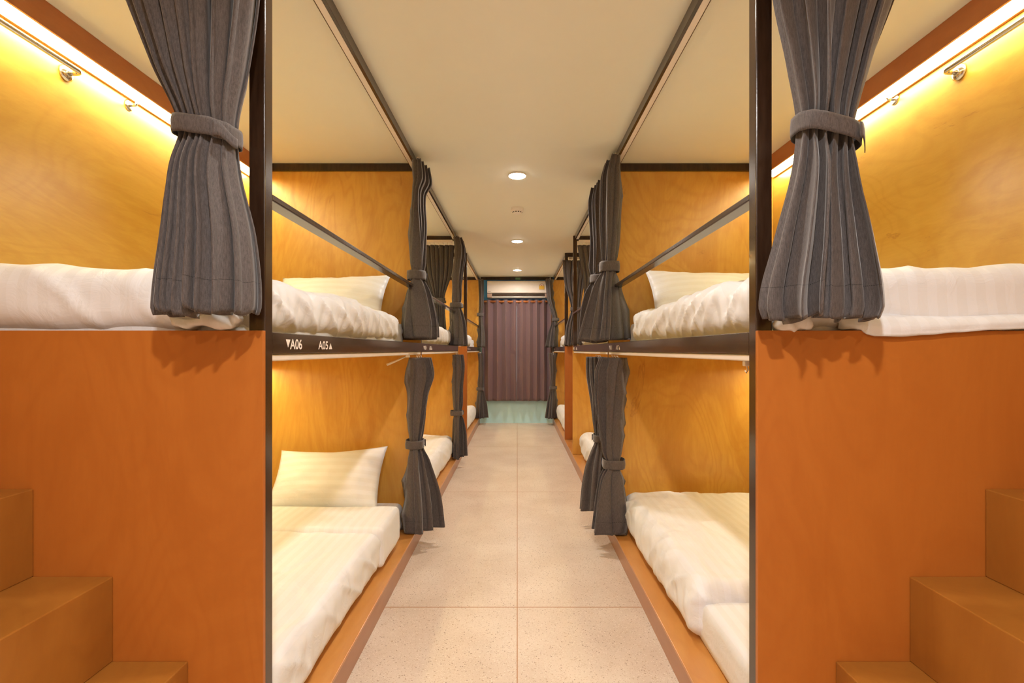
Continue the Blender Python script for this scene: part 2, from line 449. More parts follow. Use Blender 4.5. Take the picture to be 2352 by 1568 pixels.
# ------------------------------------------------------------------ cove lights along the walls
def cove(side, k, upper):
    y0, y1 = BAYS[k]; W = WX[side]
    y0 += 0.05; y1 -= 0.034
    zt = CEIL - 0.001 if upper else EYE - 0.029
    zb = 2.307 if upper else EYE - 0.115
    where = ('above the upper' if upper else 'under the deck of the') + ' ' + ['nearest', 'middle', 'farthest'][k] + (' left' if side < 0 else ' right') + ' bunk'
    t = thing('cove_light', (side * (W - 0.05), (y0 + y1) / 2, zb), 'glowing warm LED strip behind a wooden fascia %s' % where, 'light', 'warm LED cove lights')
    put('fascia', bx((side * (W - 0.093), y0, zb), (side * (W - 0.083), y1, zt)), 'fascia', t, bevel=0.001)
    bm = bx((side * (W - 0.083), y0 + 0.003, zb + 0.003), (side * (W - 0.012), y1 - 0.003, zb + 0.008))
    put('diffuser', bm, 'led' if side < 0 else 'led_right', t)
    put('wall_lip', bx((side * (W - 0.012), y0, zb - 0.003), (side * (W - 0.001), y1, zb + 0.010)), 'fascia', t)
for s in (-1, 1):
    for k in range(3):
        for u in (True, False): cove(s, k, u)

# ------------------------------------------------------------------ downlights in the aisle ceiling
def downlight(y, label):
    t = thing('ceiling_downlight', (0, y, CEIL - 0.012), label, 'light', 'round ceiling downlights')
    bm = bmesh.new()
    lathe(bm, [(0.056, 0.012), (0.056, 0.003), (0.060, 0.000), (0.062, 0.003), (0.062, 0.0115), (0.047, 0.0118)], (0, y, CEIL - 0.012), 40)
    put('trim_ring', bm, 'white_plastic', t, smooth=True)
    bm = bmesh.new(); lathe(bm, [(0.0555, -0.002), (0.0555, 0.006)], (0, y, CEIL - 0.0125), 40)
    put('lens', bm, 'lamp', t)
    return t
first = downlight(3.51, 'largest looking round downlight glowing in the aisle ceiling')
dup(first, (0, 5.62, CEIL - 0.012), 'round downlight between the smoke detector and the farthest lamp')
dup(first, (0, 7.65, CEIL - 0.012), 'farthest small round downlight near the air conditioner')
dup(first, (0, 1.40, CEIL - 0.012), 'round downlight overhead between the nearest bunks, above the photo frame')
dup(first, (0, -0.05, CEIL - 0.012), 'round downlight in the ceiling just above the viewpoint')
dup(first, (0, -1.50, CEIL - 0.012), 'added unseen fill downlight in the ceiling well behind the viewpoint')  # unseen extra lamp, added to brighten the surfaces facing the camera
for i, y in enumerate((3.51, 5.62, 7.65, 1.40, -0.05, -1.50)):  # the rearmost one is the added fill lamp
    l = bpy.data.lights.new('downlight_beam', 'AREA'); l.shape = 'DISK'; l.size = 0.09; l.energy = (DOWN_W if y > 2 else 8.5) if y > 1 else BACK_W; l.color = DOWN_COL if y > 1 else BACK_COL
    l.spread = math.radians(165)
    o = bpy.data.objects.new('downlight_beam', l); COL.objects.link(o); o.location = (0, y, CEIL - 0.0165)

# ------------------------------------------------------------------ smoke detector
t = thing('smoke_detector', (0, 4.34, CEIL - 0.05), 'small white round smoke detector between two downlights on the ceiling', 'smoke detector')
bm = bmesh.new(); lathe(bm, [(0.052, 0.049), (0.052, 0.030), (0.049, 0.027)], (0, 4.34, CEIL - 0.05), 36)
put('mounting_base', bm, 'white_plastic', t, smooth=False)
bm = bmesh.new(); lathe(bm, [(0.047, 0.0265), (0.046, 0.018), (0.034, 0.006), (0.026, 0.0), (0.004, 0.0)], (0, 4.34, CEIL - 0.05), 36)
put('dome', bm, 'white_plastic', t, smooth=False)
bm = bmesh.new()
for k in range(12):
    a = 2 * PI * k / 12 + 0.26
    c = Vector((0.0405 * math.cos(a), 4.34 + 0.0405 * math.sin(a), CEIL - 0.05 + 0.0125))
    u = Vector((-math.sin(a), math.cos(a), 0)) * 0.006
    n = Vector((math.cos(a), math.sin(a), -0.8)).normalized()
    v = n.cross(u.normalized()) * 0.004
    q = [c + n * 0.0012 + u + v, c + n * 0.0012 - u + v, c + n * 0.0012 - u - v, c + n * 0.0012 + u - v]
    bm.faces.new([bm.verts.new(p) for p in q])
put('vent_slots', bm, 'dark', t)

# ------------------------------------------------------------------ air conditioner
AX0, AX1, AZ0, AZ1 = -0.485, 0.525, 2.048, 2.322
AY = END - 0.006
t = thing('air_conditioner', (0.02, AY, AZ0), 'white split air conditioner mounted high on the end wall', 'air conditioner')
prof = [(0, AZ1), (0.16, AZ1), (0.185, AZ1 - 0.02), (0.195, AZ1 - 0.08), (0.19, AZ0 + 0.085), (0.175, AZ0 + 0.072), (0.12, AZ0 + 0.070),
        (0.11, AZ0 + 0.022), (0.17, AZ0 + 0.022), (0.165, AZ0 + 0.004), (0.12, AZ0), (0, AZ0)]
bm = bmesh.new()
rings = [[bm.verts.new((x, AY - p[0], p[1])) for p in prof] for x in (AX0, AX1)]
n = len(prof)
for i in range(n): bm.faces.new((rings[0][i], rings[0][(i + 1) % n], rings[1][(i + 1) % n], rings[1][i]))
bm.faces.new(rings[0]); bm.faces.new(rings[1][::-1]); bmesh.ops.recalc_face_normals(bm, faces=bm.faces)
put('casing', bm, 'ac_body', t, bevel=0.003)
put('outlet_recess', bx((AX0 + 0.08, AY - 0.135, AZ0 + 0.023), (AX1 - 0.08, AY - 0.112, AZ0 + 0.069)), 'dark', t)
bm = bmesh.new(); box(bm, (AX0 + 0.085, AY - 0.18, AZ0 + 0.040), (AX1 - 0.085, AY - 0.136, AZ0 + 0.046))
put('louver', bm, 'bronze', t, bevel=0.001)
for xa, xb in ((AX0, AX0 + 0.078), (AX1 - 0.078, AX1)):
    put('end_cap', bx((xa, AY - 0.186, AZ0 + 0.004), (xb, AY - 0.11, AZ0 + 0.066)), 'bronze', t, bevel=0.006)
put('status_light', bx((AX1 - 0.042, AY - 0.190, AZ0 + 0.028), (AX1 - 0.028, AY - 0.1865, AZ0 + 0.040)), 'violet', t)
put('maker_mark', bx((AX0 + 0.015, AY - 0.1935, AZ0 + 0.097), (AX0 + 0.060, AY - 0.1925, AZ0 + 0.104)), 'bronze', t)
lb = put('rating_label', bx((0.352, AY - 0.1990, 2.178), (0.436, AY - 0.1955, 2.238)), 'yellow', t)
bm = bmesh.new()
def half(bm, c, r0, r1, y):
    seg = 14
    a = [bm.verts.new((c[0] + r0 * math.cos(PI * i / seg), y, c[1] + r0 * math.sin(PI * i / seg))) for i in range(seg + 1)]
    b = [bm.verts.new((c[0] + r1 * math.cos(PI * i / seg), y, c[1] + r1 * math.sin(PI * i / seg))) for i in range(seg + 1)]
    for i in range(seg): bm.faces.new((a[i], a[i + 1], b[i + 1], b[i]))
half(bm, (0.394, 2.238), 0.026, 0.036, AY - 0.1985); box(bm, (0.352, AY - 0.2, 2.176), (0.436, AY - 0.1988, 2.182))
put('label_arc', bm, 'bronze', lb)
bm = bmesh.new(); half(bm, (0.394, 2.242), 0.001, 0.012, AY - 0.1985); put('label_dot', bm, 'red_dot', lb)
bm = bmesh.new(); half(bm, (0.394, 2.238), 0.012, 0.026, AY - 0.1984); put('label_field', bm, 'mark', lb)
o = put('indicator_sign', bx((-0.03, END - 0.068, CEIL - 0.045), (0.05, END - 0.051, CEIL - 0.012)), 'green', bevel=0.002)
tag(o, 'tiny green indicator sign on the dark rail above the air conditioner', 'sign')

# ------------------------------------------------------------------ grab rails and wall hooks
def grab(side, label):
    W = WX[side]; yb = 1.944 if side < 0 else 1180 * 1.65 / (2205 - 1188) ; z = EYE + (804 - 168) / 1180 * yb + (0.0 if side < 0 else 0.004)
    t = thing('grab_rail', (side * W, yb - 0.3, z), label, 'grab rail')
    x = side * (W - 0.062)
    pts = [(side * (W - 0.003), yb, z)]
    for i in range(7):
        a = PI / 2 * i / 6
        pts.append((x + side * 0.02 * (1 - math.sin(a)), yb - 0.02 * (1 - math.cos(a)) , z))
    e = yb - 0.62
    for i in range(7):
        a = PI / 2 * i / 6
        pts.append((x + side * 0.02 * (1 - math.cos(a)), e + 0.02 * (1 - math.sin(a)), z))
    pts.append((side * (W - 0.003), e, z))
    put('bar', tube(bmesh.new(), pts, 0.0095, 14), 'chrome', t, smooth=True)
    for yy in (yb, e):
        bm = bmesh.new(); lathe(bm, [(0.030, -side * 0.001), (0.030, -side * 0.007), (0.022, -side * 0.013), (0.012, -side * 0.016)], (side * W, yy, z), 28, 'x')
        put('flange', bm, 'chrome', t, smooth=True)
    # round hook farther along the same wall
    yh = 2.26 if side < 0 else 1180 * 1.65 / (2056 - 1188)
    zh = EYE + (804 - (238 if side < 0 else 224)) / 1180 * yh - 0.008
    h = thing('wall_hook', (side * W, yh, zh), 'small round steel hook below the light strip on the %s wall' % ('left' if side < 0 else 'right'), 'hook')
    bm = bmesh.new(); lathe(bm, [(0.024, -side * 0.001), (0.024, -side * 0.004), (0.020, -side * 0.006)], (side * W, yh, zh), 24, 'x')
    put('hook_plate', bm, 'chrome', h, smooth=True)
    put('hook_pin', tube(bmesh.new(), [(side * (W - 0.006), yh, zh), (side * (W - 0.03), yh, zh), (side * (W - 0.038), yh, zh + 0.012)], 0.006, 10), 'chrome', h, smooth=True)
grab(-1, 'chrome grab rail on the left wall under the light strip')
grab(1, 'chrome grab rail on the right wall under the light strip')

# ------------------------------------------------------------------ bedding
def soft_box(lo, hi, r, res, disp=None, bottom=True):
    lo = Vector(lo); hi = Vector(hi); r = Vector(r)
    bm = bmesh.new()
    nn = [max(3, int(round((hi[i] - lo[i]) / res))) for i in range(3)]
    def face(ax, side):
        a, b = [i for i in range(3) if i != ax]
        g = []
        for i in range(nn[a] + 1):
            row = []
            for j in range(nn[b] + 1):
                p = Vector((0, 0, 0)); p[ax] = hi[ax] if side else lo[ax]
                p[a] = lo[a] + (hi[a] - lo[a]) * i / nn[a]; p[b] = lo[b] + (hi[b] - lo[b]) * j / nn[b]
                q = Vector([min(max(p[c], lo[c] + r[c]), hi[c] - r[c]) for c in range(3)])
                d = Vector([(p[c] - q[c]) / r[c] for c in range(3)])
                if d.length > 0: d.normalize()
                pp = q + Vector([d[c] * r[c] for c in range(3)])
                row.append((pp, d))
            g.append(row)
        vs_ = [[bm.verts.new(pp + (disp(pp, d) if disp else Vector((0, 0, 0)))) for pp, d in row] for row in g]
        for i in range(nn[a]):
            for j in range(nn[b]):
                bm.faces.new((vs_[i][j], vs_[i + 1][j], vs_[i + 1][j + 1], vs_[i][j + 1]))
    for ax in range(3):
        for sd in (0, 1):
            if ax == 2 and sd == 0 and not bottom: continue
            face(ax, sd)
    bmesh.ops.remove_doubles(bm, verts=bm.verts, dist=0.0008)
    bmesh.ops.recalc_face_normals(bm, faces=bm.faces)
    return bm

def mattress(side, k, z, label, edge=0.70):
    y0, y1 = BAYS[k]
    x0, x1 = edge, WX[side] - 0.035
    ya = y0 + 0.045; yb = y1 - 0.17
    if k == 1: ya, yb = y0 + 0.05, y1 - 0.08
    lo = (min(side * x0, side * x1), ya, z); hi = (max(side * x0, side * x1), yb, z + 0.165)
    def disp(p, d):
        s = 0.0
        if abs(d.x) > 0.3:   # lengthwise gathers of the tucked sheet
            s = 0.007 * (2 * abs(math.sin(p.z * 75 + 2.5 * nz(p.y * 1.6, p.z * 4, k + side))) ** 0.6 - 1) * (0.55 + 0.8 * nz(p.y * 1.1 + 3, 0.3, side * 2))
        return d * (s + 0.003 * nz(p.x * 6, p.y * 6, p.z * 6)) + Vector((0, 0, 0.004 * nz(p.x * 4, p.y * 3, 7)))
    bm = soft_box(lo, hi, (0.03, 0.03, 0.03), 0.022, disp)
    o = put('mattress', bm, 'linen', smooth=True)
    return tag(o, label, 'mattress', 'mattresses with white striped sheets')

def duvet(side, k, z, label, ya, yb, edge, top, puff=0.05, zlow=0.05, seed=0.0, wr=1.0, gap_in=0.03, nose=0.07):
    x0, x1 = edge, WX[side] - gap_in
    lo = (min(side * x0, side * x1), ya, z + zlow); hi = (max(side * x0, side * x1), yb, z + top)
    h = (hi[2] - lo[2])
    def disp(p, d):
        f = 0.020 * nz(p.x * 2.2 + seed, p.y * 1.8, seed) * puff / 0.05
        def crease(a_, b_, c_, pw=3.0):
            return max(0.0, 1 - 2.6 * abs(noise.noise(Vector((a_, b_, c_))))) ** pw
        wob = 1.2 * nz(p.x * 3, p.y * 2, 5 + seed)
        patch = max(0.0, min(1.0, 0.5 + 1.6 * nz(p.x * 1.7 + 9, p.y * 1.7, seed)))
        side_f = abs(d.x) ** 1.3; end_f = abs(d.y) ** 1.3; top_f = max(0.0, d.z)
        g = -0.010 * wr * top_f * patch * crease(p.x * 5.5 + p.y * 2.2 + wob, p.y * 3.4 - p.x * 1.6, seed, 2.5)
        g += 0.006 * wr * top_f * crease(p.x * 4.0 - p.y * 1.5, p.y * 2.0 + wob, seed + 6, 2.0)
        g2 = 0.017 * wr * side_f * crease(seed, p.y * 6.5 + p.z * 9 + wob, p.z * 2.5, 2.0) - 0.006 * side_f
        g2 += 0.008 * wr * side_f * noise.noise(Vector((seed + 1.7, p.y * 24 - p.z * 9, p.z * 6)))
        g3 = 0.016 * wr * end_f * crease(p.x * 4.5 + p.z * 7 + wob, seed, p.z * 3, 2.0)
        g4 = 0.004 * wr * top_f * noise.noise(Vector((p.x * 12 + p.y * 5, p.y * 6, seed)))
        tt = max(0.0, (p.z - lo[2]) / h)
        v = d * ((f + g + g2 + g3) * (0.45 + 0.55 * tt)) + Vector((0, 0, g4))
        # wavy lower hem
        if tt < 0.35:
            v.z += (0.35 - tt) * 0.05 * nz(p.x * 5 + seed, p.y * 5, 2.0)
        return v
    rz = min(0.49 * h, nose)
    bm = soft_box(lo, hi, (min(0.075, nose), min(0.07, nose), rz), 0.012 if k == 0 else 0.02, disp, bottom=True)
    o = put('duvet', bm, 'linen', smooth=True)
    return tag(o, label, 'duvet', 'white striped duvets')

def pillow(side, y_bot, z_bot, xa, xb, y_top, z_top, label, seed=0, lift=0.015):
    """pillow leaning on a panel: bottom edge (y_bot, z_bot), top edge (y_top, z_top), from x=xa to x=xb"""
    cx = side * (xa + xb) / 2; hw = (xb - xa) / 2
    c = Vector((cx, (y_bot + y_top) / 2, (z_bot + z_top) / 2))
    v_ax = Vector((0, y_top - y_bot, z_top - z_bot)); hh = v_ax.length / 2; v_ax.normalize()
    u_ax = Vector((1, 0, 0)); n_ax = u_ax.cross(v_ax)
    bm = bmesh.new(); N = 36; Mv = 26
    grids = []
    for sgn in (1, -1):
        g = []
        for i in range(N + 1):
            row = []
            for j in range(Mv + 1):
                u = -1 + 2 * i / N; v = -1 + 2 * j / Mv
                prof_ = (max(0, 1 - abs(u) ** 2.6) ** 0.62) * (max(0, 1 - abs(v) ** 2.4) ** 0.62)
                th = 0.080 * prof_
                uu = u * (1 - 0.055 * (1 - v * v)); vv = v * (1 - 0.075 * (1 - u * u))
                wr = 0.006 * nz(u * 3 + seed, v * 2.5, seed) * prof_ ** 0.5 - 0.012 * abs(nz(u * 2 + v * 4, v * 1.5 - u * 2, seed + 4)) * min(1, prof_ * 3)
                droop = -0.014 * (1 if v > 0 else 0) * (1 - abs(u)) * v + lift * u * side * -1 * (v + 1) / 2
                p = c + u_ax * (uu * hw) + v_ax * (vv * hh + droop) + n_ax * (sgn * th + wr)
                row.append(bm.verts.new(p))
            g.append(row)
        for i in range(N):
            for j in range(Mv):
                q = (g[i][j], g[i + 1][j], g[i + 1][j + 1], g[i][j + 1])
                bm.faces.new(q if sgn > 0 else q[::-1])
        grids.append(g)
    bmesh.ops.remove_doubles(bm, verts=bm.verts, dist=0.0015)
    bmesh.ops.recalc_face_normals(bm, faces=bm.faces)
    # keep it standing in the local frame: object rotated so stripes run along its length
    me_rot = Matrix((u_ax, v_ax, n_ax)).transposed()
    inv = me_rot.inverted()
    for q in bm.verts: q.co = inv @ (q.co - c)
    o = put('pillow', bm, 'linen_pillow', smooth=True, origin=(0, 0, 0))
    o.matrix_world = Matrix.Translation(c) @ me_rot.to_4x4()
    return tag(o, label, 'pillow', 'white pillows')

UZ = EYE - 0.001; LZ = 0.101
# mattresses
for s, sn in ((-1, 'left'), (1, 'right')):
    for k in range(3):
        mattress(s, k, UZ, 'white mattress on the upper deck of the %s %s bunk' % (WHERE[k], sn), 0.70 if s < 0 else 0.69)
        mattress(s, k, LZ, 'white mattress on the plinth in the lower %s %s berth' % (WHERE[k], sn), 0.705 if s < 0 else 0.69)
# upper duvets
duvet(-1, 0, UZ, 'white duvet on the upper berth marked A05, nearest left', 1.272, 3.00, 0.675, 0.212, zlow=0.040, seed=1.3)
duvet(1, 0, UZ, 'white duvet spilling over the end panel of the nearest upper right berth', 1.272, 2.98, 0.655, 0.222, zlow=0.040, seed=4.1, wr=1.25)
duvet(-1, 1, UZ, 'rounded white duvet on the middle upper left berth behind dark curtain', 3.60, 5.22, 0.665, 0.215, zlow=0.040, seed=7.7)
duvet(1, 1, UZ, 'rounded white duvet on the middle upper right berth', 3.50, 5.22, 0.645, 0.205, zlow=0.040, seed=9.2, wr=1.5)
duvet(-1, 2, UZ, 'white duvet end on the farthest upper left berth', 6.345, 7.40, 0.66, 0.215, zlow=0.040, seed=11.0)
duvet(1, 2, UZ, 'white duvet end on the farthest upper right berth', 6.345, 7.40, 0.62, 0.215, zlow=0.040, seed=12.9)
# lower duvets
duvet(-1, 0, LZ, 'flat white duvet on the lower berth marked A06, nearest left', 1.32, 2.76, 0.672, 0.205, zlow=0.012, seed=2.2, puff=0.028, wr=0.8, nose=0.06)
o = duvet(-1, 0, LZ, 'turned down white duvet fold in front of the lower left pillow', 2.52, 2.89, 0.655, 0.228, zlow=0.030, seed=3.4, puff=0.01, wr=0.35, nose=0.030)
duvet(1, 0, LZ, 'thick folded white duvet on the nearest lower right berth', 1.90, 3.15, 0.640, 0.242, zlow=0.004, seed=5.9, puff=0.035, wr=1.0, nose=0.085)
duvet(-1, 1, LZ, 'white duvet humped on the middle lower left berth', 3.75, 5.30, 0.655, 0.235, zlow=0.006, seed=6.5, wr=0.9)
duvet(1, 1, LZ, 'white duvet rolled up at the end of the middle lower right berth', 3.95, 5.32, 0.650, 0.245, zlow=0.006, seed=8.4, wr=1.4)
duvet(-1, 2, LZ, 'white duvet end on the farthest lower left berth', 6.60, 8.10, 0.655, 0.225, zlow=0.006, seed=13.5)
duvet(1, 2, LZ, 'white duvet end on the farthest lower right berth', 6.60, 8.15, 0.625, 0.235, zlow=0.006, seed=14.6)
# pillows
pillow(-1, 2.99, 0.275, 0.815, 1.475, 3.225, 0.585, 'white striped pillow leaning on the partition of lower berth A06', 1)
pillow(-1, 3.00, 1.375, 0.795, 1.47, 3.235, 1.665, 'white pillow standing behind the duvet of upper berth A05', 5)
pillow(1, 2.98, 1.385, 0.80, 1.46, 3.225, 1.695, 'white pillow standing behind the duvet of the nearest upper right berth', 8)

# duvet hem hanging over the right end panel, and rumpled sheets tucked at the panel tops
def hem_strip():
    bm = bmesh.new(); N = 90; K = 12; rows = []
    for i in range(N + 1):
        x = 0.80 + (WX[1] - 0.03 - 0.80) * i / N
        u = (x - 0.80)
        drop = 0.0
        ctrl = [(0.80, 1.252), (0.83, 1.243), (0.865, 1.234), (0.92, 1.233), (0.99, 1.237), (1.06, 1.243), (1.15, 1.249), (1.30, 1.255), (1.65, 1.258)]
        for (xa, za), (xb, zb_) in zip(ctrl, ctrl[1:]):
            if xa <= x <= xb:
                f = (x - xa) / (xb - xa); f = f * f * (3 - 2 * f); zl = za + (zb_ - za) * f
        row = []
        for j in range(K + 1):
            v = j / K
            ins = min(1, u / 0.05)
            y = 1.300 - 0.062 * math.sin(min(1, v * 1.25) * PI / 2) * (0.35 + 0.65 * ins) - 0.004 * nz(x * 14, v * 3, 2)
            if v > 0.8: y += 0.002
            zt = 1.292 + 0.006 * nz(x * 6, 0, 1)
            z = zt + (zl - zt) * v ** 1.3
            if y > 1.247: z = max(z, 1.2505)
            row.append(bm.verts.new((x, y, z)))
        rows.append(row)
    for a, b in zip(rows, rows[1:]):
        for j in range(K): bm.faces.new((a[j], b[j], b[j + 1], a[j + 1]))
    return bm
du = [o for o in COL.objects if o.get('label', '').startswith('white duvet spilling')][0]
put('hanging_hem', hem_strip(), 'linen', du, smooth=True, solid=0.006)

def rumple(side, xa, xb, ya, yb, zb, h, seed, label):
    lo = (min(side * xa, side * xb), ya, zb); hi = (max(side * xa, side * xb), yb, zb + h)
    def disp(p, d):
        a = 0.020 * nz(p.x * 16 + seed, p.y * 14, p.z * 14)
        b = -0.022 * abs(nz(p.x * 26 + p.z * 30, p.y * 10, seed + 3))
        return d * (a + b)
    bm = soft_box(lo, hi, (0.03, 0.022, 0.45 * h), 0.006, disp)
    return tag(put('rumpled_sheet', bm, 'linen', smooth=True), label, 'sheet')
rumple(-1, 0.675, 0.862, 1.238, 1.30, 1.2485, 0.045, 3.3, 'rumpled white sheet bunched on the left end panel below the near curtain')
rumple(1, 0.632, 0.720, 1.245, 1.31, 1.2485, 0.042, 8.8, 'small bunch of white sheet beside the near right post')

# ------------------------------------------------------------------ curtains
def spline(keys, z):
    """keys: list of tuples sorted by descending z; smooth interpolation of the remaining values"""
    ks = sorted(keys, key=lambda q: q[0])
    zs = [q[0] for q in ks]
    if z <= zs[0]: return list(ks[0][1:])
    if z >= zs[-1]: return list(ks[-1][1:])
    for i in range(len(ks) - 1):
        if zs[i] <= z <= zs[i + 1]: break
    h = zs[i + 1] - zs[i]; t = (z - zs[i]) / h
    out = []
    for c in range(1, len(ks[0])):
        def sl(a, b): return (ks[b][c] - ks[a][c]) / (zs[b] - zs[a])
        d = sl(i, i + 1)
        m0 = d if i == 0 else (0 if sl(i - 1, i) * d <= 0 else 0.5 * (sl(i - 1, i) + d))
        m1 = d if i + 2 >= len(ks) else (0 if sl(i + 1, i + 2) * d <= 0 else 0.5 * (sl(i + 1, i + 2) + d))
        a, b = ks[i][c], ks[i + 1][c]
        out.append((2 * t**3 - 3 * t**2 + 1) * a + (t**3 - 2 * t**2 + t) * h * m0 + (-2 * t**3 + 3 * t**2) * b + (t**3 - t**2) * h * m1)
    return out

def curtain(label, origin, axis, keys, n, seed, tie=None, tail=1, hooks=0, group='charcoal curtains tied back at the berths', arch=0.0, sign=1,
            nzr=90, ragged=0.012, hook_dz=0.03, over=0.0, tilt=0.0, per=20):
    """keys: (z, along offset, perp offset, half length, half depth).  axis 'x': rail runs along x, folds towards -y;
    axis 'y': rail runs along y, folds towards the aisle (sign = direction of the aisle in x)"""
    rnd = random.Random(seed)
    ox, oy = origin
    zt = max(q[0] for q in keys); zb = min(q[0] for q in keys)
    t = thing('curtain', (ox, oy, zb), label, 'curtain', group)
    NS = n * per
    folds = [0.60 + 0.75 * rnd.random() for _ in range(n + 3)]
    wid = [0.45 + 1.1 * rnd.random() for _ in range(n + 1)]
    # uneven fold positions
    cum = [0]
    for q in wid[:n]: cum.append(cum[-1] + q)
    tot = cum[-1]
    foldsB = [(1.25 + 0.45 * rnd.random()) if rnd.random() < 0.55 else (0.2 + 0.35 * rnd.random()) for _ in range(n + 3)]
    def warp(s):
        x = s * n; i = min(int(x), n - 1)
        return (cum[i] + (x - i) * (cum[i + 1] - cum[i])) / tot
    def P(s, z, zfrac):
        c_a, c_p, L, D = spline(keys, z)
        ph = 2 * PI * n * s + 1.1 * nz(s * 5 + seed, z * 0.9, seed)
        tt = 2 * (warp(s) * 0.6 + s * 0.4) - 1
        fi = s * n; i0 = int(fi); fr = fi - i0; fr = fr * fr * (3 - 2 * fr)
        zb_ = min(1.0, max(0.0, (1.0 - zfrac) * 1.6 - 0.35)); zb_ = zb_ * zb_ * (3 - 2 * zb_)
        fA = folds[i0] * (1 - fr) + folds[i0 + 1] * fr; fB = foldsB[i0] * (1 - fr) + foldsB[i0 + 1] * fr
        amp = D * (fA * (1 - zb_) + fB * zb_)
        if tie:
            wt = math.exp(-((z - tie[0]) / 0.05) ** 2); amp = amp * (1 - wt) + D * 0.85 * wt
        env = 1 - 0.35 * abs(tt) ** 4
        bulge = arch * (1 - tt * tt) * L
        wv = 2.0 * abs(math.sin(ph / 2 + 0.4)) ** 0.62 - 1.0 + 0.12 * math.sin(2 * ph + seed)
        a = c_a + L * (tt + (0.42 / n) * math.sin(2 * ph))
        p = c_p + bulge + amp * env * wv * 0.92
        a += 0.005 * nz(s * 9, z * 2.5, seed + 9); p += 0.007 * nz(s * 7 + 3, z * 2.5, seed + 2)
        return a, p
    bm = bmesh.new(); uvl = bm.loops.layers.uv.new('UVMap')
    rows = []; uvs = {}
    for j in range(nzr + 1):
        f = j / nzr; row = []
        for i in range(NS + 1):
            s = i / NS
            z = zb + (zt - zb) * f
            a, p = P(s, z, f)
            dz = (1 - f) ** 6 * ragged * (nz(s * 6, seed, 0) + 0.5 * nz(s * 21, seed, 4)) * 1.6
            q = (ox + a, oy - p, z + dz) if axis == 'x' else (ox + sign * p, oy + a, z + dz)
            v = bm.verts.new(q); uvs[v] = (s * n * 0.16, (zt - zb) * f)
            row.append(v)
        rows.append(row)
    for r0, r1 in zip(rows, rows[1:]):
        for i in range(NS):
            fc = bm.faces.new((r0[i], r0[i + 1], r1[i + 1], r1[i]))
            for l in fc.loops: l[uvl].uv = uvs[l.vert]
    put('drape', bm, 'fabric', t, smooth=True, solid=0.0035)
    if tie:
        zc, hh = tie
        c_a, c_p, L, D = spline(keys, zc)
        ra, rp = L * 1.03 + 0.006, D * 1.05 + 0.007 + arch * L * 0.3
        bm = bmesh.new(); uvl = bm.loops.layers.uv.new('UVMap'); ring = []
        K = 56
        for i in range(K + 1):
            th = 2 * PI * i / K - PI / 2
            ca, sa = math.cos(th), math.sin(th)
            e = 0.75
            a = c_a + ra * (abs(ca) ** e) * (1 if ca > 0 else -1)
            p = c_p + arch * L * 0.6 + rp * (abs(sa) ** e) * (1 if sa > 0 else -1)
            colv = []
            for j in range(6):
                v = j / 5
                zz = zc + (v - 0.5) * hh + tilt * (a - c_a) + 0.003 * nz(th * 2, seed, 1)
                pp = p + 0.003 * math.sin(v * PI) * (1 if sa > 0 else -1) + 0.002 * nz(th * 3, v * 3, seed)
                colv.append(bm.verts.new((ox + a, oy - pp, zz) if axis == 'x' else (ox + sign * pp, oy + a, zz)))
            ring.append(colv)
        for r0, r1 in zip(ring, ring[1:]):
            for j in range(5):
                fc = bm.faces.new((r0[j], r0[j + 1], r1[j + 1], r1[j]))
                for l in fc.loops: l[uvl].uv = (0.5, 0.5)
        tb = put('tieback', bm, 'fabric', t, smooth=True, solid=0.002)
        if tail:
            bm = bmesh.new(); uvl = bm.loops.layers.uv.new('UVMap'); g = []
            for i in range(9):
                u = i / 8
                aa = c_a + tail * (ra * (0.62 + 0.50 * u)); pp = c_p + arch * L * 0.6 + rp * (1.0 - 0.75 * u ** 1.5) + 0.006
                zc2 = zc + tilt * (aa - c_a) - 0.010 * u - 0.004 + 0.006 * math.sin(u * 5)
                g.append([bm.verts.new((ox + aa, oy - pp, zc2 + (v - 0.5) * hh * (0.85 - 0.3 * u)) if axis == 'x' else
                                       (ox + sign * pp, oy + aa, zc2 + (v - 0.5) * hh * (0.85 - 0.3 * u))) for v in (0, 0.33, 0.66, 1)])
            for r0, r1 in zip(g, g[1:]):
                for j in range(3):
                    fc = bm.faces.new((r0[j], r0[j + 1], r1[j + 1], r1[j]))
                    for l in fc.loops: l[uvl].uv = (0.5, 0.5)
            put('tieback_tail', bm, 'fabric', t, smooth=True, solid=0.002)
    if hooks:
        c_a, c_p, L, D = spline(keys, zt)
        h0 = None
        for i in range(hooks):
            s = (i + 0.5) / hooks
            a = c_a + L * (2 * s - 1)
            q = Vector((ox + a, oy - c_p, zt)) if axis == 'x' else Vector((ox + sign * c_p, oy + a, zt))
            if h0 is None:
                bm = bmesh.new()
                arc = [q + Vector((0.0, 0.0, -0.030)), q + Vector((0.004, -0.004, -0.012)), q + Vector((0.005, -0.005, hook_dz * 0.4)), q + Vector((0, 0, hook_dz * 0.75))]
                tube(bm, arc, 0.0022, 6)
                box(bm, q + Vector((-0.004, -0.004, hook_dz * 0.7)), q + Vector((0.004, 0.004, hook_dz)))
                h0 = put('hook', bm, 'hook', t); q0 = q
            else:
                h = h0.copy(); COL.objects.link(h); h.parent = t; h.location = h0.location + (q - q0)
    return t

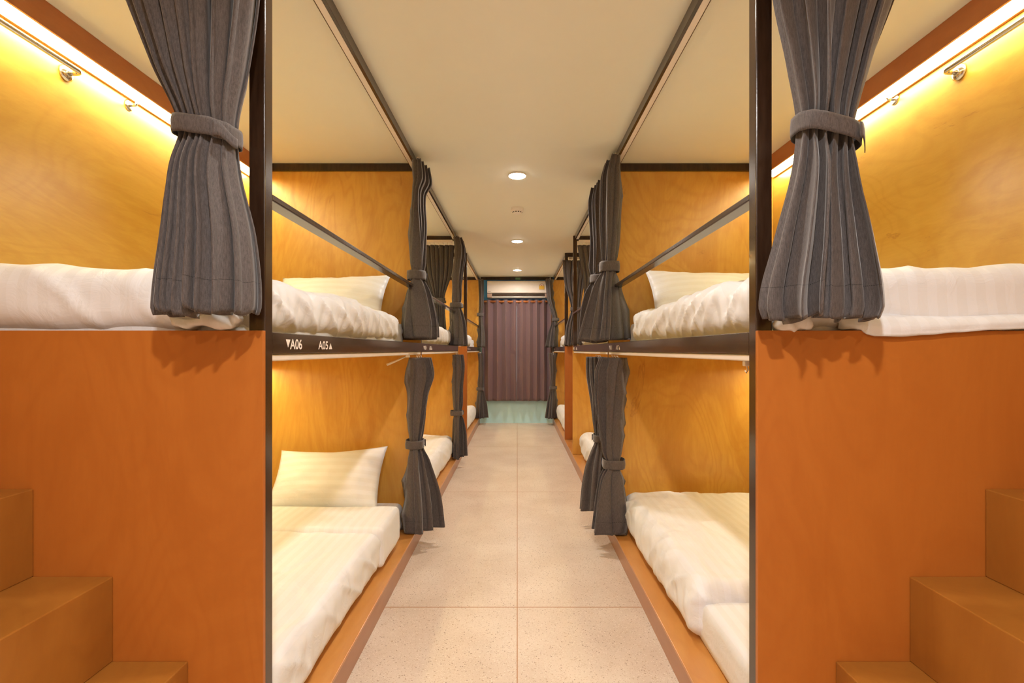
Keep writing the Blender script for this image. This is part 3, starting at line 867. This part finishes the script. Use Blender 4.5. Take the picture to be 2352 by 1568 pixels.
# the two near curtains hang across the open ends of the first bunks
curtain('large charcoal curtain tied back in front of the nearest left bunk', (-0.80, 1.20), 'x',
        [(2.325, 0.00, 0.0, 0.22, 0.030), (2.00, 0.052, 0.005, 0.146, 0.036), (1.85, 0.073, 0.01, 0.106, 0.038), (1.70, 0.090, 0.012, 0.062, 0.036),
         (1.61, 0.088, 0.012, 0.072, 0.040), (1.45, 0.096, 0.010, 0.098, 0.044), (1.30, 0.092, 0.008, 0.112, 0.046), (1.282, 0.091, 0.008, 0.108, 0.042)],
        8, 11, tie=(1.698, 0.040), tail=1, hooks=8, arch=0.25, tilt=-0.17, nzr=130, ragged=0.012)
curtain('large charcoal curtain tied back in front of the nearest right bunk', (0.77, 1.20), 'x',
        [(2.325, 0.00, 0.0, 0.22, 0.030), (2.00, -0.040, 0.005, 0.138, 0.036), (1.85, -0.054, 0.01, 0.092, 0.038), (1.70, -0.063, 0.012, 0.062, 0.036),
         (1.61, -0.066, 0.012, 0.070, 0.040), (1.45, -0.070, 0.012, 0.106, 0.046), (1.30, -0.074, 0.010, 0.134, 0.050), (1.272, -0.074, 0.010, 0.126, 0.046)],
        6, 29, tie=(1.698, 0.042), tail=1, hooks=8, arch=0.25, tilt=-0.27, nzr=130, ragged=0.016)

def aisle(side, y, label, kind, keys, n, seed, tie, tail=1, hooks=3):
    curtain(label, (side * (BX[side] + 0.02), y), 'y', keys, n, seed, tie=tie, tail=tail, hooks=hooks, sign=-side, nzr=70, ragged=0.012,
            hook_dz=0.02 if kind == 'u' else 0.012, tilt=0.0)
UT = CEIL - 0.066
# upper curtains beside the aisle (along, perp towards aisle)
aisle(-1, 3.14, 'slim charcoal curtain above the A04 numbers on the left', 'u',
      [(UT, 0.02, 0.045, 0.13, 0.050), (UT - .10, 0.02, 0.050, 0.12, 0.060), (UT - .18, 0.01, 0.035, 0.10, 0.040), (1.95, 0.0, 0.030, 0.09, 0.052), (1.66, 0.0, 0.025, 0.055, 0.044),
       (1.55, 0.0, 0.03, 0.08, 0.060), (1.35, 0.0, 0.035, 0.10, 0.088), (1.275, 0.0, 0.035, 0.10, 0.090)], 5, 31, (1.655, 0.055))
aisle(1, 3.13, 'wide charcoal curtain at the far end of the nearest upper right berth', 'u',
      [(UT, -0.02, 0.030, 0.15, 0.040), (UT - .10, -0.02, 0.040, 0.13, 0.055), (UT - .2, -0.01, 0.035, 0.11, 0.060), (1.95, 0.0, 0.035, 0.09, 0.060), (1.71, 0.0, 0.045, 0.055, 0.048),
       (1.58, 0.0, 0.06, 0.08, 0.070), (1.38, 0.0, 0.075, 0.11, 0.105), (1.262, 0.0, 0.085, 0.12, 0.122)], 6, 37, (1.705, 0.062))
aisle(1, 3.55, 'charcoal curtain tucked close behind the wide one on the upper right', 'u',
      [(UT, 0.0, 0.035, 0.14, 0.045), (UT - .12, 0.0, 0.045, 0.12, 0.055), (1.95, 0.0, 0.035, 0.09, 0.050), (1.70, 0.0, 0.045, 0.055, 0.046),
       (1.50, 0.0, 0.05, 0.09, 0.070), (1.262, 0.0, 0.05, 0.11, 0.080)], 5, 41, (1.69, 0.055))
aisle(-1, 5.22, 'charcoal curtain at the far end of the middle upper left berth', 'u',
      [(UT, 0.03, 0.035, 0.13, 0.050), (UT - .12, 0.03, 0.050, 0.12, 0.060), (1.95, 0.0, 0.03, 0.09, 0.055), (1.66, 0.0, 0.02, 0.06, 0.052),
       (1.45, 0.0, 0.03, 0.09, 0.075), (1.252, 0.0, 0.03, 0.10, 0.090)], 5, 43, (1.655, 0.05))
aisle(-1, 8.25, 'small charcoal curtain left of the air conditioner', 'u',
      [(UT, 0.0, 0.05, 0.10, 0.050), (1.95, 0.0, 0.055, 0.09, 0.050), (1.76, 0.0, 0.045, 0.06, 0.042),
       (1.45, 0.0, 0.05, 0.09, 0.065), (1.252, 0.0, 0.05, 0.10, 0.075)], 4, 47, (1.77, 0.05))
aisle(1, 8.22, 'small charcoal curtain right of the air conditioner', 'u',
      [(UT, 0.0, 0.085, 0.10, 0.065), (2.0, 0.0, 0.060, 0.09, 0.055), (1.70, 0.0, -0.01, 0.06, 0.045),
       (1.5, 0.0, 0.01, 0.09, 0.065), (1.252, 0.0, 0.03, 0.10, 0.09)], 4, 53, (1.69, 0.05))
LT = EYE - 0.045
aisle(-1, 3.14, 'dark curtain hanging beside the pillow of lower berth A06', 'l',
      [(LT, 0.02, 0.035, 0.10, 0.070), (LT - .10, 0.02, 0.035, 0.10, 0.085), (LT - .22, 0.01, 0.030, 0.09, 0.062), (0.80, 0.0, 0.022, 0.08, 0.055), (0.64, 0.0, 0.015, 0.055, 0.043),
       (0.52, 0.0, 0.02, 0.08, 0.060), (0.30, 0.0, 0.03, 0.10, 0.085), (0.112, 0.0, 0.035, 0.11, 0.095)], 5, 61, (0.63, 0.05))
aisle(1, 3.12, 'long dark curtain at the far end of the nearest lower right berth', 'l',
      [(LT, -0.02, 0.020, 0.12, 0.070), (LT - .10, -0.02, 0.030, 0.11, 0.085), (LT - .25, 0.0, 0.030, 0.10, 0.085), (0.80, 0.0, 0.030, 0.09, 0.078), (0.52, 0.0, 0.022, 0.06, 0.055),
       (0.42, 0.0, 0.025, 0.08, 0.068), (0.25, 0.0, 0.030, 0.10, 0.085), (0.112, 0.0, 0.035, 0.11, 0.093)], 6, 67, (0.515, 0.055))
aisle(1, 3.52, 'dark curtain half hidden behind the long lower right curtain', 'l',
      [(LT, 0.0, 0.055, 0.12, 0.060), (LT - .12, 0.0, 0.05, 0.11, 0.065), (0.80, 0.0, 0.03, 0.09, 0.055), (0.60, 0.0, 0.030, 0.055, 0.045),
       (0.40, 0.0, 0.05, 0.09, 0.070), (0.125, 0.0, 0.065, 0.11, 0.080)], 5, 71, (0.60, 0.05))
aisle(-1, 5.22, 'dark curtain at the far end of the middle lower left berth', 'l',
      [(LT, 0.0, 0.025, 0.10, 0.065), (LT - .12, 0.0, 0.035, 0.10, 0.070), (0.80, 0.0, 0.025, 0.08, 0.060), (0.57, 0.0, 0.025, 0.06, 0.052),
       (0.35, 0.0, 0.03, 0.09, 0.070), (0.112, 0.0, 0.03, 0.10, 0.082)], 5, 73, (0.565, 0.05))
aisle(-1, 8.25, 'small dark lower curtain left of the pale teal wall', 'l',
      [(LT, 0.0, 0.045, 0.09, 0.060), (0.85, 0.0, 0.05, 0.08, 0.055), (0.58, 0.0, 0.045, 0.06, 0.048), (0.3, 0.0, 0.04, 0.09, 0.070), (0.112, 0.0, 0.045, 0.10, 0.080)], 4, 79, (0.58, 0.05))
aisle(1, 8.22, 'small dark lower curtain right of the pale teal wall', 'l',
      [(LT, 0.0, 0.035, 0.10, 0.080), (0.85, 0.0, 0.03, 0.08, 0.055), (0.60, 0.0, 0.03, 0.06, 0.048), (0.3, 0.0, 0.035, 0.09, 0.070), (0.112, 0.0, 0.045, 0.10, 0.082)], 4, 83, (0.60, 0.05))
# curtains drawn across the far ends of the middle bunks, seen through the upper berths
curtain('dark curtain on rings across the far end of the middle upper left berth', (-0.92, 5.368), 'x',
        [(CEIL - 0.105, 0.03, 0.0, 0.23, 0.022), (2.0, 0.05, 0.0, 0.19, 0.022), (1.72, 0.08, 0.0, 0.08, 0.024), (1.5, 0.075, 0.0, 0.10, 0.024), (1.26, 0.07, 0.0, 0.13, 0.022)],
        9, 91, tie=(1.72, 0.05), tail=1, hooks=10, nzr=60)
curtain('dark curtain on rings across the far end of the middle upper right berth', (0.86, 5.368), 'x',
        [(CEIL - 0.105, -0.02, 0.0, 0.21, 0.022), (2.0, 0.0, 0.0, 0.18, 0.022), (1.70, -0.10, 0.0, 0.07, 0.024), (1.5, -0.10, 0.0, 0.09, 0.024), (1.26, -0.11, 0.0, 0.11, 0.022)],
        9, 97, tie=(1.70, 0.05), tail=-1, hooks=12, nzr=60)
curtain('dark curtain across the near end of the farthest upper right berth', (0.72, 6.27), 'x',
        [(CEIL - 0.105, 0.0, 0.0, 0.17, 0.022), (2.0, -0.02, 0.0, 0.12, 0.022), (1.70, -0.005, 0.0, 0.06, 0.024), (1.5, -0.03, 0.0, 0.09, 0.024), (1.265, -0.04, 0.0, 0.11, 0.022)],
        7, 101, tie=(1.70, 0.05), tail=1, hooks=7, nzr=60)

# window curtains on a wooden rod
rod = thing('curtain_rod', (0, END - 0.10, 2.0), 'varnished wooden rod under the air conditioner', 'curtain rod')
put('pole', tube(bmesh.new(), [(-0.59, END - 0.10, 1.992), (0.58, END - 0.10, 1.992)], 0.016, 14), 'rod', rod, smooth=True)
for x in (-0.52, 0.52):
    put('bracket', bx((x - 0.012, END - 0.085, 1.975), (x + 0.012, END - 0.007, 1.990)), 'rod', rod, bevel=0.002)
def window_curtain(xa, xb, label, seed, n):
    t = thing('window_curtain', ((xa + xb) / 2, END - 0.10, 0.37), label, 'curtain', 'plum window curtains')
    bm = bmesh.new(); NS = 110; NZ = 40; rows = []
    for j in range(NZ + 1):
        f = j / NZ; z = 0.372 + (2.022 - 0.372) * f; row = []
        for i in range(NS + 1):
            s = i / NS
            ph = 2 * PI * n * s + 0.5 * nz(s * 2, z * 0.5, seed) * (1 - f)
            am = 0.038 * (0.9 + 0.7 * nz(s * 3.3, z * 0.3, seed))
            x = xa + (xb - xa) * s + 0.012 * math.sin(2 * ph) / n * 2 + 0.01 * nz(s * 3, z * 0.8, seed) * (1 - f)
            y = END - 0.100 + am * math.sin(ph)
            row.append(bm.verts.new((x, y, z + (1 - f) ** 8 * 0.006 * nz(s * 8, seed, 1))))
        rows.append(row)
    for a, b in zip(rows, rows[1:]):
        for i in range(NS): bm.faces.new((a[i], a[i + 1], b[i + 1], b[i]))
    put('drape', bm, 'plum', t, smooth=True, solid=0.003)
window_curtain(-0.575, -0.008, 'left plum brown curtain hanging over the end window', 3, 4)
window_curtain(-0.002, 0.575, 'right plum brown curtain hanging over the end window', 8, 5)

# draw wand dangling from the lower left track
wnd = thing('curtain_wand', (-0.64, 2.86, 1.16), 'short white plastic draw wand under the nearest left beam', 'wand')
put('stick', tube(bmesh.new(), [(-0.640, 3.00, 1.168), (-0.690, 2.94, 1.140), (-0.735, 2.90, 1.118)], [0.004, 0.006, 0.007], 8), 'hook', wnd, smooth=True)
put('runner', bx((-0.648, 2.985, 1.158), (-0.628, 3.012, 1.1715)), 'hook', wnd, bevel=0.002)
hk = thing('track_runner', (0.607, 1.36, 1.14), 'tiny white runner hook under the nearest right beam by the post', 'hook')
put('runner', bx((0.599, 1.352, 1.158), (0.615, 1.368, 1.1715)), 'hook', hk, bevel=0.002)
put('ring', tube(bmesh.new(), [(0.607, 1.36, 1.158), (0.611, 1.36, 1.148), (0.607, 1.36, 1.140), (0.603, 1.36, 1.146)], 0.0018, 6), 'hook', hk, smooth=True)
